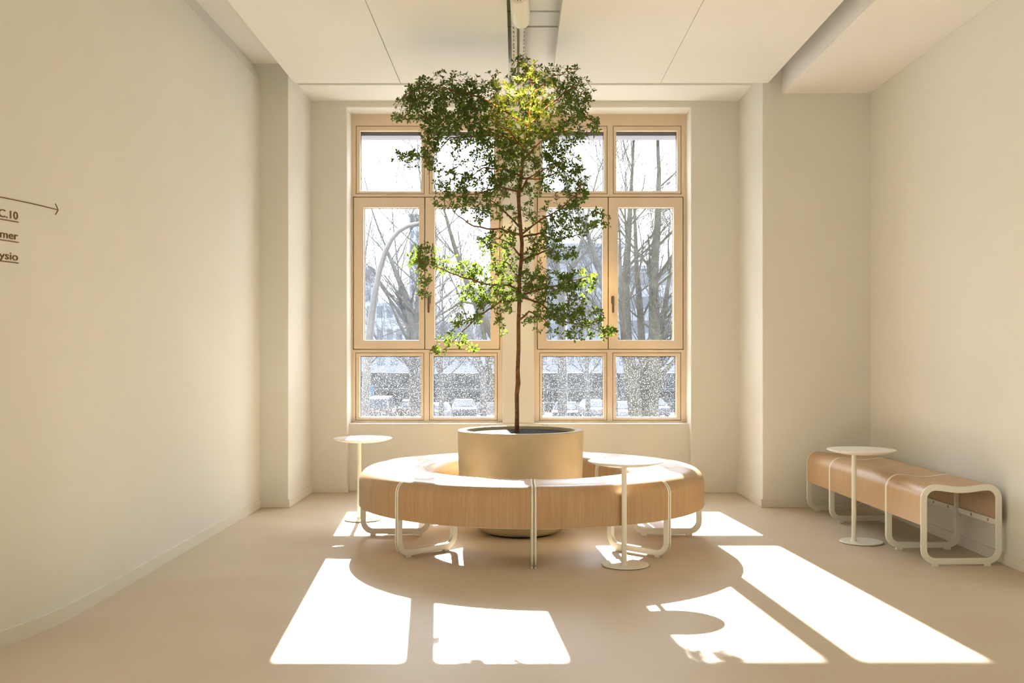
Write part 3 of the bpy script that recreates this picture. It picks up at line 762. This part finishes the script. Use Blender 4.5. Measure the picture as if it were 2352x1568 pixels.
# street lamp with curved neck
lp = thing('street_lamp', 'tall grey street lamp with a curved neck in the left window', 'lamp', (bx_(838, 22), 22, GZ))
B0 = Vector((bx_(838, 22), 22, GZ))
pts = [(838, 1310), (838, 1100), (838, 957), (841, 880), (846, 800), (853, 730), (862, 670), (872, 620), (884, 580), (898, 551), (916, 530), (938, 518), (964, 514)]
q = [at(x, y, 22)-B0 for x, y in pts]; q[0] = Vector((0, 0, 0))
MB().tube(q, [.11, .10, .095, .09, .085, .08, .07, .062, .058, .055, .052, .05, .048], 14).out('pole', M['galv'], lp, smooth=True)
hd = at(985, 515, 22)-B0
MB().tube([q[-1]-Vector((.02, 0, 0)), q[-1]+Vector((.08, 0, .02)), hd], [.05, .09, .07], 12).out('lamp_head', M['galv'], lp, smooth=True)
ps = thing('pole', 'thin straight grey pole in the right window, left of its mullion', 'pole', (bx_(1299, 38), 38, GZ))
MB().tube([(0, 0, 0), (0, 0, 7.6)], [.085, .055], 12).out('shaft', M['galv'], ps, smooth=True)
MB().lathe([(0, 7.6), (.12, 7.62), (.10, 7.75), (0, 7.8)], 12).out('cap', M['galv'], ps)
sg_ = thing('street_sign', 'small blue sign beside the street lamp at the embankment', 'sign', (bx_(851, 80), 80, GZ))
MB().box(-.03, .03, -.03, .03, 0, 2.4).out('post', M['galv'], sg_)
MB().box(-.24, .24, -.06, -.035, 1.62, 2.42).out('sign_panel', M['blue'], sg_)
# bare trees
def grow(mb, p, d, ln, r, lvl, up=.25, seg=4, spread=.7, kids=(2, 4), rmin=.006):
    pts = [p.copy()]; rads = [r]; dd = d.normalized()
    for i in range(seg):
        dd = (dd+Vector((R.uniform(-1, 1), R.uniform(-1, 1), R.uniform(-1, 1)))*.14+Vector((0, 0, up*.18))).normalized()
        pts.append(pts[-1]+dd*ln/seg); rads.append(r*(1-.62*(i+1)/seg))
    mb.tube(pts, rads, 5 if r > .04 else 3, cap=False)
    if lvl <= 0: return
    for k in range(R.randint(*kids)):
        s = R.uniform(.25, 1); i = min(seg-1, int(s*seg)); q = pts[i].lerp(pts[i+1], s*seg-i)
        a = R.uniform(0, 2*pi); o_ = dd.orthogonal().normalized(); o2 = dd.cross(o_)
        nd = (dd+(o_*math.cos(a)+o2*math.sin(a))*R.uniform(.5, 1)*spread).normalized()
        grow(mb, q, nd, ln*R.uniform(.5, .75), max(rmin, r*(1-.62*s)*R.uniform(.45, .65)), lvl-1, up, max(2, seg-1), spread, kids, rmin)
def bare_tree(lab, base_px, d, stems, mt, lvl=3, ln=2.2, side=7, rmin=.006, name='bare_tree'):
    bx0 = bx_(base_px, d); t = thing(name, lab, 'tree', (bx0, d, GZ), 0, 'bare trees along the street')
    B = Vector((bx0, d, GZ)); tr2 = MB(); tw = MB()
    for st, r0, r1 in stems:
        q = [at(x, y, d)-B+Vector((0, dy, 0)) for x, y, dy in st]
        q = [Vector((R.uniform(-.1, .1), R.uniform(-.05, .05), -.02))] + q
        n = len(q); tr2.tube(q, [r0+(r1-r0)*i/(n-1) for i in range(n)], 8)
        for k in range(side):
            s = R.uniform(.3, 1.0)*(n-1); i = min(n-2, int(s)); p = q[i].lerp(q[i+1], s-i)
            if p.z < .8: continue
            a = R.uniform(0, 2*pi); dv = Vector((math.cos(a), math.sin(a)*.6, R.uniform(.4, 1.4)))
            rr = r0+(r1-r0)*s/(n-1); grow(tw, p, dv, ln*R.uniform(.6, 1.2), max(rmin*1.5, rr*.38), lvl, rmin=rmin)
        e = (q[-1]-q[-2]).normalized(); grow(tw, q[-1], e, ln, r1, lvl, rmin=rmin)
    tr2.out('trunk', mt, t, smooth=True); tw.out('branches', mt, t)
    return t
bare_tree('large multi-stemmed bare tree filling the outer right panes', 1475, 20,
  [([(1462, 957, 0), (1452, 880, 0), (1440, 780, .1), (1438, 660, .2), (1446, 540, .2), (1452, 440, .2)], .19, .04),
   ([(1492, 957, 0), (1499, 870, -.1), (1500, 760, -.2), (1498, 640, -.2), (1507, 520, -.2), (1512, 400, -.1)], .20, .045),
   ([(1478, 940, .3), (1482, 840, .4), (1478, 720, .5), (1470, 600, .6), (1466, 480, .6)], .13, .03),
   ([(1500, 930, .3), (1516, 830, .3), (1530, 720, .3), (1548, 600, .4)], .16, .03),
   ([(1455, 900, -.3), (1437, 830, -.3), (1424, 720, -.3), (1420, 600, -.3)], .14, .03)], M['xbark'], 3, 1.5, 11, .005)
bare_tree('forked bare tree behind the street lamp in the left window', 957, 28,
  [([(955, 900, 0), (953, 800, 0), (948, 740, 0), (930, 680, .2), (905, 620, .3), (880, 560, .4)], .22, .035),
   ([(955, 790, 0), (962, 700, 0), (965, 600, 0), (968, 500, 0)], .17, .03),
   ([(952, 790, .2), (935, 750, .4), (915, 690, .5), (912, 640, .5)], .14, .03),
   ([(958, 860, -.2), (930, 820, -.5), (890, 800, -.8), (850, 740, -1)], .10, .02)], M['xbark2'], 3, 2.0, 9, .006)
bare_tree('slanting bare tree leaning left in the inner left panes', 1200, 22,
  [([(1185, 900, 0), (1150, 800, 0), (1115, 740, 0), (1085, 680, 0), (1062, 620, 0), (1042, 560, 0), (1025, 500, 0)], .13, .03),
   ([(1100, 700, 0), (1060, 690, .3), (1010, 720, .4)], .06, .02)], M['xbark'], 3, 1.4, 7, .005)
bare_tree('bare tree with a split crown left of the mullion in the right window', 1290, 30,
  [([(1292, 900, 0), (1290, 780, 0), (1289, 660, 0), (1275, 590, 0), (1262, 530, 0)], .17, .05),
   ([(1290, 680, 0), (1310, 620, .2), (1335, 560, .3), (1350, 500, .3)], .12, .04)], M['xbark2'], 3, 2.0, 9, .006)
bare_tree('leaning bare tree just left of the right window mullion', 1410, 28,
  [([(1408, 900, 0), (1402, 780, 0), (1392, 680, 0), (1372, 600, 0), (1350, 540, 0), (1325, 480, 0)], .16, .04)], M['xbark2'], 3, 1.9, 10, .006)
bare_tree('thin bare tree at the outer edge of the left window', 800, 34,
  [([(805, 900, 0), (815, 780, 0), (830, 660, 0), (838, 600, 0)], .14, .03)], M['xbark2'], 3, 1.7, 6, .007)
bare_tree('low scrubby bare tree behind the inner lower left panes', 1110, 56,
  [([(1110, 900, 0), (1108, 850, 0), (1090, 790, 0), (1075, 740, 0)], .2, .06), ([(1112, 880, 0), (1130, 800, 0), (1140, 740, 0)], .15, .05)], M['xbark2'], 3, 3.4, 12, .012)
bare_tree('far bare tree over the embankment in the left window', 1015, 68,
  [([(1015, 900, 0), (1012, 840, 0), (1020, 760, 0), (1015, 690, 0)], .2, .06), ([(1013, 870, 0), (995, 800, 0), (985, 720, 0)], .15, .05)], M['xbark2'], 3, 3.4, 12, .012)
bare_tree('far bare tree over the embankment in the right window', 1350, 68,
  [([(1350, 900, 0), (1348, 840, 0), (1360, 760, 0), (1365, 690, 0)], .2, .06)], M['xbark2'], 3, 3.4, 14, .012)
# cars
def car(px, d, yaw, paint, lab, van=False):
    t = thing('parked_car', lab, 'car', (bx_(px, d), d, GZ), yaw, 'cars parked below the windows')
    Lh = 2.15; Wd = .88; Ht = 1.85 if van else 1.48
    if van: side_ = [(-Lh, .35), (-Lh, 1.0), (-Lh+.25, Ht-.1), (-1.2, Ht), (1.0, Ht), (1.55, 1.15), (Lh, .95), (Lh, .35)]
    else: side_ = [(-Lh, .35), (-Lh, .92), (-1.75, 1.0), (-1.25, Ht-.08), (-.6, Ht), (.35, Ht-.03), (1.1, 1.0), (Lh-.1, .86), (Lh, .6), (Lh, .35)]
    n = len(side_); mb = MB()
    for wv, zf in ((-1, 0), (-.93, .04), (.93, .04), (1, 0)):
        for x, z in side_:
            tp_ = .78 if z > 1.05 else 1.0
            e = .03 if abs(wv) == 1 else 0
            mb.v.append((x*(1-e*.5), wv*Wd*tp_, z-e*.3))
    for k in range(3):
        for i in range(n): mb.f.append((k*n+i, k*n+(i+1) % n, (k+1)*n+(i+1) % n, (k+1)*n+i))
    mb.f += [tuple(range(n))[::-1], tuple(3*n+i for i in range(n))]
    mb.out('body', paint, t, bevel=.05)
    gl = MB(); zt = Ht-.14
    for s in (-1, 1):
        y0 = s*Wd*.885; y1 = s*Wd*.79
        xf = 1.25 if van else .85; xb = -1.9 if van else -1.3
        gl.v += [(xb, y0*1.005, 1.03), (xf, y0*1.005, 1.03), (xf-.5, y1*1.01, zt), (xb+.35, y1*1.01, zt)]
        gl.v += [(xb, y0*.95, 1.03), (xf, y0*.95, 1.03), (xf-.5, y1*.95, zt), (xb+.35, y1*.95, zt)]
    for b3 in (0, 8): gl.f += [(b3, b3+1, b3+2, b3+3), (b3+4, b3+7, b3+6, b3+5)] + [(b3+i, b3+(i+1) % 4, b3+4+(i+1) % 4, b3+4+i) for i in range(4)]
    gl.out('side_window', M['carglass'], t)
    ws = MB(); fx0, fx1 = ((1.02, 1.56) if van else (.40, 1.10)); z0, z1 = (Ht-.05, 1.17) if van else (Ht-.08, 1.03)
    ws.v += [(fx0+.03, -.60, z0), (fx0+.03, .60, z0), (fx1+.02, .72, z1), (fx1+.02, -.72, z1)]; ws.v += [(a-.05, b4, c_-.03) for a, b4, c_ in ws.v[:4]]
    ws.f += [(0, 1, 2, 3), (4, 7, 6, 5)] + [(i, (i+1) % 4, 4+(i+1) % 4, 4+i) for i in range(4)]
    ws.out('windscreen', M['carglass'], t)
    rw = MB(); rx0, rx1 = ((-Lh+.23, -Lh+.02) if van else (-1.27, -1.72)); z0, z1 = (Ht-.15, 1.1) if van else (Ht-.12, 1.03)
    rw.v += [(rx0-.02, .58, z0), (rx0-.02, -.58, z0), (rx1-.03, -.70, z1), (rx1-.03, .70, z1)]; rw.v += [(a+.06, b4, c_-.02) for a, b4, c_ in rw.v[:4]]
    rw.f += [(0, 1, 2, 3), (4, 7, 6, 5)] + [(i, (i+1) % 4, 4+(i+1) % 4, 4+i) for i in range(4)]
    rw.out('rear_window', M['carglass'], t)
    for x in (-1.35, 1.35):
        for s in (-1, 1): MB().tube([(x, s*(Wd-.2), .32), (x, s*(Wd+.01), .32)], .32, 16).out('wheel', M['tyre'], t)
    return t
car(876, 73, 1.57, M['carw'], 'white van parked at the left behind the rusty hedge', True)
car(948, 77, 1.57, M['card'], 'dark car parked right of the white van', False)
car(1006, 72, 1.57, M['carw'], 'white car at the left edge of the inner left pane')
car(1066, 76.5, -1.5, M['cars'], 'silver car parked in the inner lower left pane')
car(1300, 72, -1.65, M['card'], 'dark car behind the thin pole in the right window')
car(1362, 76, -1.5, M['carw'], 'white car left of the right window mullion')
car(1430, 73, -1.6, M['carw'], 'white car left of the multi-stemmed tree')
car(1500, 78, -1.5, M['cars'], 'silver car right of the multi-stemmed tree')
# hedge with rusty leaves
hv = MB(); lv, lf = [], []
for _ in range(1500):
    p = Vector((R.uniform(-1.9, 1.9), R.uniform(-.4, .4), R.uniform(.1, 1.55)))
    leaf(p, Vector((R.uniform(-1, 1), R.uniform(-1, 1), R.uniform(-.2, 1))), Vector((0, R.uniform(-1, 1), 1)), .14, .09)
hg = thing('hedge', 'rusty brown hedge in front of the white van', 'hedge', (bx_(892, 62), 62, GZ-.0))
mesh('leaves', [(a, b3, c_*1.0) for a, b3, c_ in lv], lf, M['rust'], hg)
st_ = MB()
for _ in range(40):
    x = R.uniform(-1.8, 1.8); y = R.uniform(-.3, .3); st_.tube([(x, y, 0), (x+R.uniform(-.2, .2), y, R.uniform(1.0, 1.6))], .012, 4)
st_.out('stems', M['xbark2'], hg)
